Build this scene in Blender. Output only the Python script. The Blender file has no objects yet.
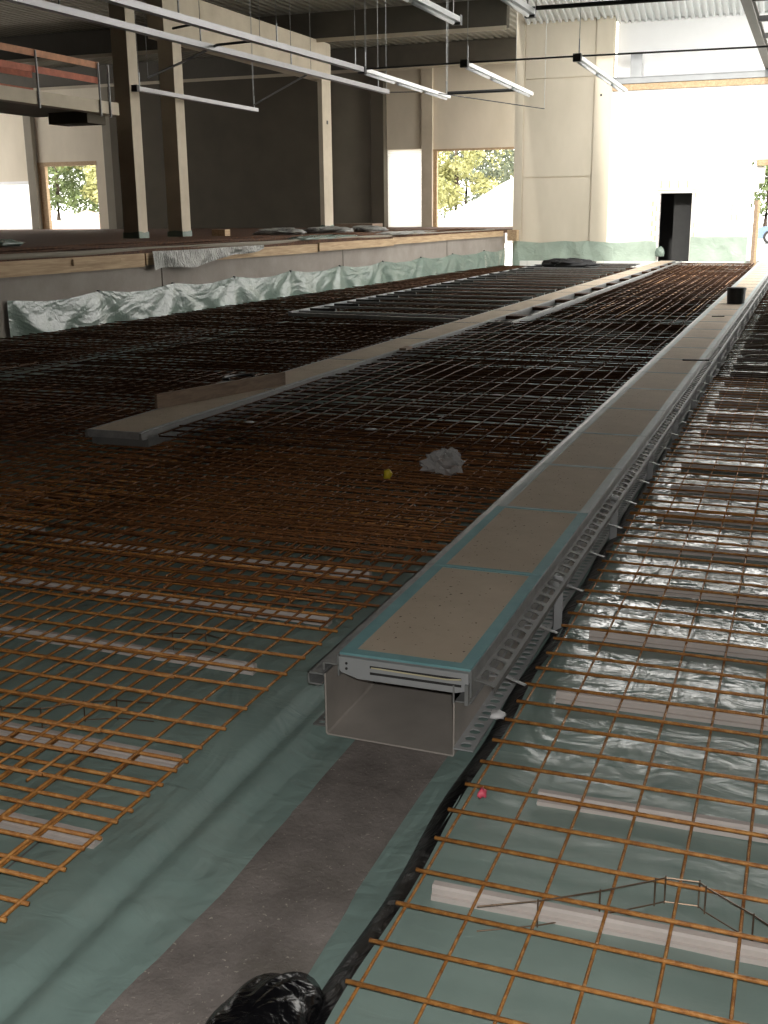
import bpy, math, random
import numpy as np
from mathutils import Vector
random.seed(7)
rs = np.random.RandomState(11)
sc = bpy.context.scene
C = sc.collection

# ------------------------------------------------------------------ helpers
def tag(o, label=None, cat=None, group=None, kind=None):
    if label: o['label'] = label
    if cat: o['category'] = cat
    if group: o['group'] = group
    if kind: o['kind'] = kind
    return o

def thing(name, label, cat, loc=(0, 0, 0), group=None):
    o = bpy.data.objects.new(name, None); C.objects.link(o)
    o.empty_display_size = .1
    o.location = loc
    return tag(o, label, cat, group)

class MB:
    def __init__(s): s.v = []; s.f = []
    def add(s, vs, fs):
        b = len(s.v); s.v += [tuple(p) for p in vs]; s.f += [tuple(i + b for i in f) for f in fs]; return s
    def box(s, x0, x1, y0, y1, z0, z1):
        return s.add([(x0,y0,z0),(x1,y0,z0),(x1,y1,z0),(x0,y1,z0),(x0,y0,z1),(x1,y0,z1),(x1,y1,z1),(x0,y1,z1)],
                     [(0,3,2,1),(4,5,6,7),(0,1,5,4),(1,2,6,5),(2,3,7,6),(3,0,4,7)])
    def bar(s, p, q, w, h, up=(0, 0, 1)):          # rectangular bar between two points
        p = Vector(p); q = Vector(q); d = (q - p).normalized(); up = Vector(up)
        a = d.cross(up)
        if a.length < 1e-4: a = d.cross(Vector((1, 0, 0)))
        a.normalize(); b = a.cross(d)
        a *= w / 2; b *= h / 2
        vs = [p-a-b, p+a-b, p+a+b, p-a+b, q-a-b, q+a-b, q+a+b, q-a+b]
        return s.add(vs, [(0,1,2,3),(7,6,5,4),(0,4,5,1),(1,5,6,2),(2,6,7,3),(3,7,4,0)])
    def tube(s, pts, r, n=6):
        pts = [Vector(p) for p in pts]; vs = []; fs = []; m = len(pts)
        for i, p in enumerate(pts):
            d = (pts[min(i+1, m-1)] - pts[max(i-1, 0)]).normalized()
            a = d.cross(Vector((0, 0, 1)))
            if a.length < 1e-3: a = d.cross(Vector((1, 0, 0)))
            a.normalize(); b = a.cross(d)
            rr = r[i] if isinstance(r, (list, tuple)) else r
            for k in range(n):
                t = 2*math.pi*k/n; vs.append(p + a*math.cos(t)*rr + b*math.sin(t)*rr)
        for i in range(m-1):
            for k in range(n):
                k2 = (k+1) % n
                fs.append((i*n+k, i*n+k2, (i+1)*n+k2, (i+1)*n+k))
        fs.append(tuple(range(n))[::-1]); fs.append(tuple((m-1)*n+k for k in range(n)))
        return s.add(vs, fs)
    def grid(s, fn, nu, nv, thick=0.0):             # open sheet, or closed when thick
        vs = [fn(i/(nu), j/(nv)) for j in range(nv+1) for i in range(nu+1)]
        fs = [(j*(nu+1)+i, j*(nu+1)+i+1, (j+1)*(nu+1)+i+1, (j+1)*(nu+1)+i) for j in range(nv) for i in range(nu)]
        return s.add(vs, fs)
    def prism(s, poly, y0, y1):                     # xz outline extruded along y
        n = len(poly)
        vs = [(x, y0, z) for x, z in poly] + [(x, y1, z) for x, z in poly]
        fs = [tuple(range(n)), tuple(range(2*n-1, n-1, -1))]
        fs += [(i, i+n, (i+1) % n + n, (i+1) % n) for i in range(n)]
        return s.add(vs, fs)
    def prismx(s, poly, x0, x1):                    # yz outline extruded along x
        n = len(poly)
        vs = [(x0, y, z) for y, z in poly] + [(x1, y, z) for y, z in poly]
        fs = [tuple(range(n-1, -1, -1)), tuple(range(n, 2*n))]
        fs += [(i, (i+1) % n, (i+1) % n + n, i+n) for i in range(n)]
        return s.add(vs, fs)
    def build(s, name, m, parent=None, smooth=False, solid=0.0, offset=(0,0,0)):
        me = bpy.data.meshes.new(name)
        off = np.array(offset, dtype=float)
        if parent is not None and parent.type == 'EMPTY':
            off = np.array(parent.location)
        elif parent is not None:
            off = np.array(parent.get('_o', (0, 0, 0)))
        v = np.array(s.v, dtype=float) - off
        me.from_pydata(v.tolist(), [], s.f)
        me.update()
        o = bpy.data.objects.new(name, me); C.objects.link(o)
        if parent is None: o.location = off
        else:
            o.parent = parent
        o['_o'] = tuple(float(a) for a in off)
        if m is not None: me.materials.append(m)
        if smooth: me.polygons.foreach_set('use_smooth', [True]*len(me.polygons))
        if solid:
            md = o.modifiers.new('s', 'SOLIDIFY'); md.thickness = solid; md.offset = 0
        return o

def struct(name, mb, m, **k):
    o = mb.build(name, m, **k); o['kind'] = 'structure'; return o

# ------------------------------------------------------------------ materials
class NT:
    def __init__(s, name):
        s.m = bpy.data.materials.new(name); s.m.use_nodes = True
        s.t = s.m.node_tree; s.b = s.t.nodes['Principled BSDF']
        s.co = s.t.nodes.new('ShaderNodeTexCoord').outputs['Object']
    def mapped(s, scale, rot=(0,0,0), loc=(0,0,0)):
        n = s.t.nodes.new('ShaderNodeMapping'); n.inputs['Scale'].default_value = scale
        n.inputs['Rotation'].default_value = rot; n.inputs['Location'].default_value = loc
        s.t.links.new(s.co, n.inputs[0]); return n.outputs[0]
    def noise(s, scale, detail=4, rough=.55, vec=None, dist=0):
        n = s.t.nodes.new('ShaderNodeTexNoise'); n.inputs['Scale'].default_value = scale
        n.inputs['Detail'].default_value = detail; n.inputs['Roughness'].default_value = rough
        n.inputs['Distortion'].default_value = dist
        s.t.links.new(vec or s.co, n.inputs['Vector']); return n.outputs['Fac']
    def ramp(s, fac, stops, interp='LINEAR'):
        n = s.t.nodes.new('ShaderNodeValToRGB'); e = n.color_ramp.elements; n.color_ramp.interpolation = interp
        while len(e) < len(stops): e.new(.5)
        for i, (p, c) in enumerate(stops):
            e[i].position = p; e[i].color = (*c, 1) if len(c) == 3 else c
        s.t.links.new(fac, n.inputs[0]); return n.outputs['Color']
    def mix(s, fac, a, b, mode='MIX'):
        n = s.t.nodes.new('ShaderNodeMix'); n.data_type = 'RGBA'; n.blend_type = mode
        for sock, x in ((n.inputs[0], fac), (n.inputs[6], a), (n.inputs[7], b)):
            if isinstance(x, (int, float)): sock.default_value = x
            elif isinstance(x, tuple): sock.default_value = (*x, 1)
            else: s.t.links.new(x, sock)
        return n.outputs[2]
    def bump(s, h, strength, dist, prev=None):
        n = s.t.nodes.new('ShaderNodeBump'); n.inputs['Strength'].default_value = strength
        n.inputs['Distance'].default_value = dist
        s.t.links.new(h, n.inputs['Height'])
        if prev: s.t.links.new(prev, n.inputs['Normal'])
        return n.outputs['Normal']
    def fin(s, col=None, rough=.6, metal=0, normal=None, spec=None, **kw):
        b = s.b
        def put(k, x):
            if x is None: return
            if isinstance(x, tuple): b.inputs[k].default_value = (*x, 1)
            elif isinstance(x, (int, float)): b.inputs[k].default_value = x
            else: s.t.links.new(x, b.inputs[k])
        put('Base Color', col); put('Roughness', rough); put('Metallic', metal); put('Normal', normal)
        put('Specular IOR Level', spec)
        for k, x in kw.items(): put(k.replace('_', ' '), x)
        return s.m

def m_plain(name, c, var=.15, rough=.6, metal=0, scale=6, bump=.2, bd=.004, spec=None):
    n = NT(name); f = n.noise(scale, 5)
    col = n.ramp(f, [(.3, tuple(a*(1-var) for a in c)), (.7, tuple(min(1, a*(1+var)) for a in c))])
    return n.fin(col, rough, metal, n.bump(n.noise(scale*6, 3), bump, bd), spec)

def m_foil(name, c, rough, bs=1.0, scale=1.0, spec=.5):
    n = NT(name)
    v = n.mapped((1, 1, 1))
    col = n.ramp(n.noise(2.2, 5), [(.3, tuple(a*.86 for a in c)), (.7, tuple(a*1.1 for a in c))])
    dust = n.ramp(n.noise(1.3, 6, .7), [(.5, (0,0,0)), (.85, (.35,.35,.35))])
    col = n.mix(dust, col, (.34, .34, .30))
    h1 = n.noise(2.6*scale, 3, .5, n.mapped((1, .45, 1), rot=(0,0,.5)), dist=1.2)
    h2 = n.noise(9*scale, 3, .5, n.mapped((.5, 1, 1), rot=(0,0,-.4)), dist=1.5)
    nr = n.bump(h1, .8*bs, .05); nr = n.bump(h2, .6*bs, .012, nr)
    return n.fin(col, rough, 0, nr, spec)

M = {}
M['foil'] = m_foil('green foil', (.245, .335, .305), .15, 1.1, spec=1.0)
def foil_far_gloss():
    # the foil is dusty and taut near the open end, clean and crumpled farther in
    m = M['foil']; t = m.node_tree; b = t.nodes['Principled BSDF']
    g = t.nodes.new('ShaderNodeTexCoord'); sp_ = t.nodes.new('ShaderNodeSeparateXYZ'); t.links.new(g.outputs['Object'], sp_.inputs[0])
    for (lo, hi, sock) in ((.34, .09, b.inputs['Roughness']),):
        mr = t.nodes.new('ShaderNodeMapRange'); mr.inputs['From Min'].default_value = 2.8; mr.inputs['From Max'].default_value = 5.0
        mr.inputs['To Min'].default_value = lo; mr.inputs['To Max'].default_value = hi
        t.links.new(sp_.outputs['Y'], mr.inputs['Value']); t.links.new(mr.outputs[0], sock)
    for nd in t.nodes:
        if nd.type == 'BUMP':
            mr = t.nodes.new('ShaderNodeMapRange'); mr.inputs['From Min'].default_value = 2.5; mr.inputs['From Max'].default_value = 5.0
            mr.inputs['To Min'].default_value = .22; mr.inputs['To Max'].default_value = .9
            t.links.new(sp_.outputs['Y'], mr.inputs['Value']); t.links.new(mr.outputs[0], nd.inputs['Strength'])
foil_far_gloss()
M['foil_slope'] = m_foil('green foil on trench side', (.225, .315, .29), .45, 1.0, spec=.35)
M['tarp_pale'] = m_foil('pale green tarpaulin', (.37, .45, .38), .45, .8, spec=.4)
M['tarp'] = m_foil('green tarpaulin', (.17, .225, .19), .27, .9, spec=.8)
n = NT('clear film')
nr = n.bump(n.noise(18, 3, .5, dist=2), 1.0, .03)
M['clear'] = n.fin((.75, .75, .75), .18, 0, nr, .7, Alpha=.42)
n = NT('draped grey film')
M['film'] = n.fin(n.ramp(n.noise(5), [(.3, (.3,.3,.28)), (.7, (.5,.5,.47))]), .25, 0, n.bump(n.noise(9, 4, .5, n.mapped((1,2.5,.6)), dist=1), 1, .06), .6)
n = NT('black film')
M['black'] = n.fin((.005, .005, .006), .3, 0, n.bump(n.noise(9, 3, .5, dist=1.2), .5, .02), .2)
n = NT('bin bag plastic')
M['binbag'] = n.fin((.004, .004, .005), .2, 0, n.bump(n.noise(14, 3, .5, dist=1.6), .6, .012), .35)
n = NT('black plastic dull')
M['blackdull'] = n.fin((.012, .012, .013), .5, 0, None, .4)
n = NT('blinding concrete')
c1 = n.ramp(n.noise(3.5, 8, .65), [(.3, (.13, .113, .104)), (.7, (.30, .268, .248))])
sp = n.ramp(n.noise(70, 2, .6), [(.67, (0,0,0)), (.72, (.8,.8,.8))])
c2 = n.mix(sp, c1, (.46, .42, .36))
st = n.ramp(n.noise(1.8, 6, .7, n.mapped((1,1,1), loc=(3,5,1))), [(.55, (0,0,0)), (.8, (.7,.7,.7))])
c2 = n.mix(st, c2, (.16, .145, .12))
M['blinding'] = n.fin(c2, .85, 0, n.bump(n.noise(45, 5, .7), .6, .01), .25)
n = NT('rusty steel bar')
M['rust'] = n.fin(n.ramp(n.noise(30, 5, .7), [(.25, (.16, .06, .02)), (.5, (.44, .19, .05)), (.75, (.68, .36, .11))]), .5, .1,
                  n.bump(n.noise(120, 2), .8, .004), .35)
n = NT('dimmed rusty steel bar')  # rust colour darkened to stand for the little light reaching far bars
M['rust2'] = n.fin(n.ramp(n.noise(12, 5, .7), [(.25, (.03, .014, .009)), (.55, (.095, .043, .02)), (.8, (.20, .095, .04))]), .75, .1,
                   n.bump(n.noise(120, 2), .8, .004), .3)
n = NT('brown rusty steel bar')
M['rust3'] = n.fin(n.ramp(n.noise(16, 5, .7), [(.25, (.07, .03, .013)), (.55, (.24, .10, .035)), (.8, (.46, .22, .075))]), .65, .1, n.bump(n.noise(120, 2), .8, .004), .3)
M['wire'] = m_plain('spacer wire', (.17, .12, .08), .3, .4, .6)
M['spacer'] = m_plain('fibre concrete', (.52, .47, .44), .08, .75, 0, 9, .3)
n = NT('beige board')
bc = n.ramp(n.noise(1.7, 6, .6), [(.3, (.44, .36, .27)), (.7, (.60, .50, .385))])
bc = n.mix(n.ramp(n.noise(42, 2, .5), [(.685, (0,0,0)), (.70, (1,1,1))]), bc, (.09, .07, .055))
bc = n.mix(n.ramp(n.noise(5, 3), [(.6, (0,0,0)), (.75, (.35,.35,.35))]), bc, (.26, .25, .17))
M['board'] = n.fin(bc, .8, 0, n.bump(n.noise(60, 3), .3, .003), .2)
n = NT('teal protective film')
M['teal'] = n.fin(n.ramp(n.noise(7, 4), [(.3, (.14, .30, .32)), (.7, (.20, .39, .41))]), .6, 0, n.bump(n.noise(30, 3), .3, .003), .2)
M['palefilm'] = m_plain('pale dusty film', (.32, .38, .38), .12, .6, 0, 7, .1)
n = NT('galvanised steel')
gv = n.ramp(n.noise(16, 5), [(.3, (.23, .235, .235)), (.7, (.36, .365, .36))])
M['zinc'] = n.fin(gv, .42, .45, n.bump(n.noise(25, 3), .15, .003), .5)
M['zincdark'] = m_plain('dull galvanised steel', (.17, .17, .165), .12, .62, .2, 8)
n = NT('stainless trough')
M['trough'] = n.fin(n.ramp(n.noise(3, 5), [(.3, (.34, .31, .28)), (.7, (.48, .44, .40))]), .55, .15, n.bump(n.noise(8, 3), .15, .01), .4)
M['plate'] = m_plain('light end plate', (.42, .43, .44), .06, .4, .3)
n = NT('formwork timber')
w = n.noise(3, 6, .6, n.mapped((6, .5, 9)), dist=.4)
M['timber'] = n.fin(n.ramp(w, [(.3, (.36, .24, .14)), (.7, (.58, .43, .27))]), .7, 0, n.bump(w, .4, .005), .25)
n = NT('wet dark timber')
w = n.noise(3, 6, .6, n.mapped((6, 1, 9)), dist=.4)
M['plank'] = n.fin(n.ramp(w, [(.3, (.20, .14, .10)), (.7, (.34, .25, .18))]), .7, 0, n.bump(w, .4, .005), .25)
n = NT('concrete retaining wall')
M['cwall'] = n.fin(n.ramp(n.noise(1.2, 7, .65), [(.3, (.24, .21, .185)), (.7, (.34, .305, .27))]), .8, 0, n.bump(n.noise(20, 4), .2, .01), .3)
n = NT('cream wall panel')
M['cream'] = n.fin(n.ramp(n.noise(.7, 5, .6, n.mapped((1,1,.4))), [(.3, (.66, .59, .47)), (.7, (.78, .70, .57))]), .8, 0, n.bump(n.noise(20, 4), .1, .01), .3)
n = NT('concrete hall column')
M['column'] = n.fin(n.ramp(n.noise(1.5, 6), [(.3, (.46, .40, .305)), (.7, (.57, .50, .39))]), .8, 0, n.bump(n.noise(20, 4), .2, .01), .3)
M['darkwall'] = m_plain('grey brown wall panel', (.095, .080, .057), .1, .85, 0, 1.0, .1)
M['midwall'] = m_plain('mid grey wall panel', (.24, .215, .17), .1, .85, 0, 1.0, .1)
M['door'] = m_plain('white sheet door', (.86, .86, .86), .02, .5, 0, 2, .05)
n = NT('sand lime block wall')
br = n.t.nodes.new('ShaderNodeTexBrick')
n.t.links.new(n.mapped((1,1,1), rot=(math.pi/2,0,0)), br.inputs['Vector'])
br.inputs['Color1'].default_value = (.80, .77, .73, 1); br.inputs['Color2'].default_value = (.86, .83, .79, 1)
br.inputs['Mortar'].default_value = (.66, .63, .60, 1); br.inputs['Scale'].default_value = 1
br.inputs['Mortar Size'].default_value = .012; br.inputs['Brick Width'].default_value = .5; br.inputs['Row Height'].default_value = .25
M['blocks'] = n.fin(br.outputs['Color'], .85, 0, None, .2)
M['darkgirder'] = m_plain('brown grey girder', (.11, .10, .09), .1, .6, .2, 2)
M['stub'] = m_plain('yellowish mortar', (.55, .50, .33), .2, .9)
M['deckroof'] = m_plain('trapezoidal roof sheet', (.22, .205, .165), .08, .5, .3, 2, .05)
M['steelbeam'] = m_plain('grey painted beam', (.33, .34, .35), .1, .5, .3, 2)
M['darkbeam'] = m_plain('dark beam', (.085, .075, .058), .1, .7, 0, 2)
M['darksteel'] = m_plain('dark steel', (.04, .04, .04), .15, .5, .2)
M['white'] = m_plain('white enamel', (.80, .80, .80), .03, .35, 0, 5, .02)
M['alu'] = m_plain('grey trunking', (.38, .37, .38), .06, .4, .3, 5, .05)
M['red'] = m_plain('red guard board', (.42, .13, .075), .2, .7)
M['orangeboard'] = m_plain('orange brown guard board', (.50, .24, .13), .2, .7)
M['grass'] = m_plain('meadow', (.16, .42, .06), .3, .9, 0, 2)
M['sand'] = m_plain('pale sand', (.68, .66, .62), .08, .9, 0, 3, .6, .05)
M['rubble'] = m_plain('pinkish rubble', (.62, .47, .40), .25, .9, 0, 2, .8, .1)
M['asphalt'] = m_plain('bright yard', (.45, .45, .42), .1, .9, 0, 2)
M['bark'] = m_plain('bark', (.10, .07, .05), .3, .9, 0, 5)
def leafm(name, a, b):
    n = NT(name); return n.fin(n.ramp(n.noise(1.1, 4, .7), [(.35, a), (.65, b)]), .6, 0, None, .3)
M['leaf_green'] = leafm('green leaves', (.07, .10, .04), (.20, .25, .10))
M['leaf_yellow'] = leafm('yellow green leaves', (.22, .23, .08), (.44, .43, .20))
M['leaf_grey'] = leafm('grey green needles', (.09, .11, .08), (.24, .27, .18))
M['yellow'] = m_plain('yellow plastic', (.65, .50, .03), .1, .5)
M['pink'] = m_plain('pink tape', (.75, .10, .16), .1, .5)
M['bucket'] = m_plain('black bucket plastic', (.016, .016, .017), .1, .45)
M['car'] = m_plain('silver blue car paint', (.20, .28, .42), .03, .25, .4)
M['carglass'] = m_plain('car glass', (.03, .04, .05), .05, .1)
M['rubber'] = m_plain('tyre rubber', (.02, .02, .02), .1, .8)
n = NT('translucent sheet door'); tr_ = n.t.nodes.new('ShaderNodeBsdfTranslucent'); tr_.inputs[0].default_value = (.8, .79, .75, 1)
df_ = n.t.nodes.new('ShaderNodeBsdfDiffuse'); df_.inputs[0].default_value = (.8, .8, .8, 1); mx_ = n.t.nodes.new('ShaderNodeMixShader'); mx_.inputs[0].default_value = .45
n.t.links.new(tr_.outputs[0], mx_.inputs[1]); n.t.links.new(df_.outputs[0], mx_.inputs[2]); n.t.links.new(mx_.outputs[0], n.t.nodes['Material Output'].inputs[0])
M['translucent'] = n.m
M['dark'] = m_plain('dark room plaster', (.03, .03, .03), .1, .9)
n = NT('fluorescent tube'); n.b.inputs['Emission Color'].default_value = (1, 1, 1, 1); n.b.inputs['Emission Strength'].default_value = 0.0
M['tube'] = n.fin((.92, .92, .95), .3)

# =================================================================== SETTING
ZT = -.335                                   # trench floor; z = 0 is the top of the duct covers
struct('floor', MB().box(-10.9, 9, -6, 36.99, ZT-.2, ZT), M['blinding'])
struct('ground_yard', MB().box(-9.2, 60, 39.3, 140, -.4, -.1), M['asphalt'])
struct('ground_meadow', MB().box(-120, -9.3, 45.4, 160, .3, .8), M['sand'])
# raised slab of the left hall
struct('floor_raised', MB().add([(-40,-6,.86),(-11.8,-6,.86),(-9.6,37,.86),(-9.6,45.3,.86),(-40,45.3,.86),
    (-40,-6,.97),(-11.8,-6,.97),(-9.6,37,.97),(-9.6,45.3,.97),(-40,45.3,.97)],
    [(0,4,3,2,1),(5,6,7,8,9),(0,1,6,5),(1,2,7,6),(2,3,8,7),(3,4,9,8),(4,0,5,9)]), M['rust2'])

WX = lambda y: -10.8 + .05*(y-13)            # face of the retaining wall along the raised slab
def wallprism(y0, y1, z0, z1, t, off=0.0):
    mb = MB(); a, b = WX(y0)+off, WX(y1)+off
    return mb.add([(a-t,y0,z0),(a,y0,z0),(b,y1,z0),(b-t,y1,z0),(a-t,y0,z1),(a,y0,z1),(b,y1,z1),(b-t,y1,z1)],
                  [(0,3,2,1),(4,5,6,7),(0,1,5,4),(1,2,6,5),(2,3,7,6),(3,0,4,7)])
joints = [-6, 3.0, 10.1, 17.14, 24.47, 31.43, 37.0]
mb = MB()
for a, b in zip(joints[:-1], joints[1:]):
    w_ = wallprism(a+.02, b-.02, ZT, .86, .22); mb.add(w_.v, w_.f)
w_ = wallprism(-6, 37, ZT, .85, .18, -.03); mb.add(w_.v, w_.f)
struct('wall_left', mb, M['cwall'])

# far building: pale panels, pilaster, block wall, doorway
YB = 37.0
mb = MB()
mb.box(-9.35, -9.07, YB-.02, 38.9, ZT, 8.6)
for z0, z1 in ((ZT, 2.58), (2.62, 5.58), (5.62, 8.6)): mb.box(-9.03, -6.83, YB, YB+.25, z0, z1)
mb.box(-9.1, -6.8, YB+.03, YB+.3, ZT, 8.6)
mb.box(-6.79, -6.25, YB-.03, YB+.3, ZT, 8.0)
struct('wall_far_panels', mb, M['cream'])
struct('trim_1', MB().box(-6.62, -6.56, YB-.036, YB-.028, 5.0, 5.07), M['darksteel'])
mb = MB()
mb.box(-6.25, -4.62, YB, YB+.3, ZT, 5.13)
mb.box(-4.62, -3.64, YB, YB+.3, 2.05, 5.13)
mb.box(-3.64, -1.95, YB, YB+.3, ZT, 5.13)
for k, (x, z0) in enumerate(((-1.82, 1.80), (-1.70, 2.05), (-1.55, 2.30), (-1.55, 2.55))):
    mb.box(-1.95, x, YB, YB+.3, z0, z0+.25)
mb.box(-1.95, 9, YB, YB+.3, 2.97, 5.13)
struct('wall_far_blocks', mb, M['blocks'])
mb = MB()
for z in (.45,.75,1.05,1.35,1.65): mb.box(-4.86, -4.80, YB-.006, YB+.01, z, z+.16)
for z in (.6,.9,1.2,1.5): mb.box(-4.74, -4.69, YB-.006, YB+.01, z, z+.16)
for x in (-4.63,-4.38,-4.1,-3.83): mb.box(x, x+.05, YB-.006, YB+.01, 2.2, 2.42)
mb.box(-4.72, -3.5, YB-.006, YB+.01, 2.12, 2.15)
for z in (.7,1.0,1.9): mb.box(-3.56, -3.52, YB-.006, YB+.01, z, z+.16)
for x, z in ((-2.45,1.5),(-2.3,1.2),(-2.45,1.2)): mb.box(x, x+.04, YB-.006, YB+.01, z, z+.18)
struct('trim_2', mb, M['stub'])
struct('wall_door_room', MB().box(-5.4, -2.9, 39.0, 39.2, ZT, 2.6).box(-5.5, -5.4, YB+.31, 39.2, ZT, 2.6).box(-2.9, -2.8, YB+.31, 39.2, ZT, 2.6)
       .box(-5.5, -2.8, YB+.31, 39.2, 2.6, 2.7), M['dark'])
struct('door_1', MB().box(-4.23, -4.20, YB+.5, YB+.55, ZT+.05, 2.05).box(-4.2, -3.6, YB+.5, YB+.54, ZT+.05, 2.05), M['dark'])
struct('wall_far_upper', MB().box(-6.2, 9, YB+.36, YB+.5, 4.9, 7.2), M['door'])
struct('floor_far', MB().box(-9.3, 9, YB+.31, 39.4, ZT-.2, ZT), M['blinding'])

# hall back wall, behind the raised slab
YW = 45.0
def wallbox(x0, x1, z0, z1, y=YW, t=.3): return MB().box(x0, x1, y, y+t, z0, z1)
struct('wall_back_left', wallbox(-40, -34.55, 3.15, 8.2), M['cream'])
struct('door_2', MB().grid(lambda u, v: (-40+u*5.45, YW+.1+.01*(int(v*40) % 2), .97+v*2.08), 4, 40), M['translucent'])
struct('trim_3', wallbox(-40, -34.3, 3.02, 3.16, YW-.06, .1), M['white'])
mb = wallbox(-34.1, -30.3, 3.98, 8.2); mb.box(-30.95, -30.3, YW, YW+.3, .97, 3.98)
struct('wall_back_window', mb, M['cream'])
mb = MB().box(-34.55, -34.15, YW-.25, YW+.3, .97, 8.2)
mb.box(-30.3, -29.85, YW-.25, YW+.3, .97, 8.2)
struct('trim_4', mb, M['midwall'])
struct('window_1', MB().box(-34.15, -33.75, YW, YW+.2, .97, 3.98).box(-34.15, -30.9, YW-.02, YW+.2, 3.8, 3.98), M['timber'])
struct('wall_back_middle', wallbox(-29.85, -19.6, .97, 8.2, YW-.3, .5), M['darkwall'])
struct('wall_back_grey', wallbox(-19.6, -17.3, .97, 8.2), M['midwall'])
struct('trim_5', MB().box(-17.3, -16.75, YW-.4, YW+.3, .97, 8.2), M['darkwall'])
struct('wall_back_pale', wallbox(-16.75, -15.2, 4.05, 8.2), M['cream'])
struct('door_3', MB().grid(lambda u, v: (-16.75+u*1.55, YW+.06+.01*(int(v*60) % 2), .97+v*3.07), 4, 60), M['translucent'])
struct('trim_6', MB().box(-15.2, -14.75, YW-.15, YW+.3, .97, 8.2), M['column'])
struct('wall_back_right', wallbox(-14.75, -9.3, 4.0, 8.2), M['cream'])
struct('window_2', MB().box(-14.75, -14.6, YW+.02, YW+.2, .97, 4.0).box(-14.75, -9.3, YW-.03, YW+.15, 3.94, 4.02), M['timber'])
struct('wall_hall_left', MB().box(-40.2, -40, -6, 31, .97, 8.2).box(-40.2, -40, 31, 45.3, .97, 1.6).box(-40.2, -40, 31, 45.3, 6.6, 8.2).box(-40.2, -40, 44.5, 45.3, 1.6, 6.6), M['darkwall'])  # unseen side opening added to light the left part of the back wall
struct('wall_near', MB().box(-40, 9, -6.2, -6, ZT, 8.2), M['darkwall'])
struct('wall_right_added', MB().box(9, 9.2, -6, 26, ZT, 8.2), M['midwall'])  # unseen wall, added to keep side daylight off the middle of the field

# roof sheets with trapezoidal ribs running away from the camera
def ribbed(x0, x1, y0, y1, z, p=.28, h=.09):
    mb = MB(); prof = []; x = x0
    while x < x1:
        prof += [(x, z), (x+p*.4, z), (x+p*.5, z+h), (x+p*.9, z+h)]; x += p
    n = len(prof)
    top = [(a, z+h+.03) for a, _ in prof]
    vs = [(a, y0, b) for a, b in prof] + [(a, y1, b) for a, b in prof] + [(a, y0, b) for a, b in top] + [(a, y1, b) for a, b in top]
    fs = []
    for i in range(n-1):
        fs += [(i, i+1, n+i+1, n+i), (2*n+i, 3*n+i, 3*n+i+1, 2*n+i+1), (i, 2*n+i, 2*n+i+1, i+1), (n+i, n+i+1, 3*n+i+1, 3*n+i)]
    return mb.add(vs, fs)
struct('ceiling_left', ribbed(-40.2, -9.4, 20, 45.3, 7.95), M['deckroof'])
struct('ceiling_near', MB().box(-40.2, 9.2, -6.2, 20, 7.95, 8.1).box(-9.4, 9.2, 20, 25, 7.95, 8.1).box(-9.4, -7.0, 25, 37, 8.3, 8.4), M['darkbeam'])  # raised roof strip added, unseen, to keep the sun off the pale panels
cf_ = ribbed(-9.0, 9.2, 34.4, 37.4, 0, .2, .08)
cf_.v = [(a_, b_, c_ + 7.12 + (37.4-b_)*.27) for a_, b_, c_ in cf_.v]
struct('ceiling_far', cf_, M['door'])
mb = MB()
for y in (16.2, 26.3, 36.3, 44.3): mb.box(-40, -9.5, y, y+.35, 7.12, 7.94)
struct('beam_cross', mb, M['darkbeam'])
struct('trim_7', MB().box(-40, -9.5, 36.24, 36.29, 7.02, 7.14).box(-40, -9.5, 44.24, 44.29, 7.02, 7.14), M['column'])

# =================================================================== COLUMNS, BEAMS
def column(x, y, w, d, ztop, label):
    t = thing('concrete_column', label, 'column', (x, y, .97))
    MB().box(x-w, x, y, y+d, .97, ztop).build('shaft', M['column'], t)
    mb = MB()
    ring = [(x-w-.02, y-.02), (x-w/2, y-.03), (x+.02, y-.02), (x+.03, y+d/2), (x+.02, y+d+.02), (x-w/2, y+d+.03), (x-w-.02, y+d+.02), (x-w-.03, y+d/2)]
    hs = [.97+.13+.07*random.random() for _ in ring]
    mb.add([(a, b, .972) for a, b in ring]+[(a*.99+(x-w/2)*.01, b, h) for (a, b), h in zip(ring, hs)], [(k_, (k_+1) % 8, (k_+1) % 8+8, k_+8) for k_ in range(8)])
    mb.build('foil_wrap', M['tarp'], t)
    MB().box(x-.005, x+.012, y+d*.45, y+d*.6, 4.5, 4.62).build('cast_in_socket', M['darksteel'], t)
    return t
column(-15.95, 24.85, .44, .42, 7.95, 'concrete column at the end of the balcony with red guard boards')
column(-15.95, 26.98, .44, .45, 5.92, 'concrete column carrying the near end of the heavy roof beam')
column(-15.95, 36.6, .16, .75, 5.92, 'slim distant concrete column carrying the far end of the roof beam')
t = thing('roof_beam', 'heavy pale concrete roof beam resting on two hall columns', 'beam', (-16.15, 32, 5.92))
MB().box(-16.42, -15.95, 26.6, 37.4, 5.92, 7.11).build('web', M['column'], t)
t = thing('balcony', 'concrete balcony edge with scaffold posts and red guard boards', 'balcony', (-16.3, 15, 3.8))
MB().box(-16.3, -16.0, 4, 24.4, 3.88, 4.16).build('edge_beam', M['column'], t)
MB().box(-18.4, -16.3, 4, 24.4, 3.92, 4.1).build('slab', M['midwall'], t)
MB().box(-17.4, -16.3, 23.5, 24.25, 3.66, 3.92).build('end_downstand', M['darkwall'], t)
for y in (11.5, 17.0, 21.3, 23.6, 24.0):
    p = MB().tube([(-15.97, y, 3.8), (-15.97, y, 4.98)], .025, 6).build('guard_post', M['zinc'], t)
MB().bar((-16.03, 4, 4.93), (-16.03, 23.7, 4.93), .03, .14).build('guard_board', M['orangeboard'], t)
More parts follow.
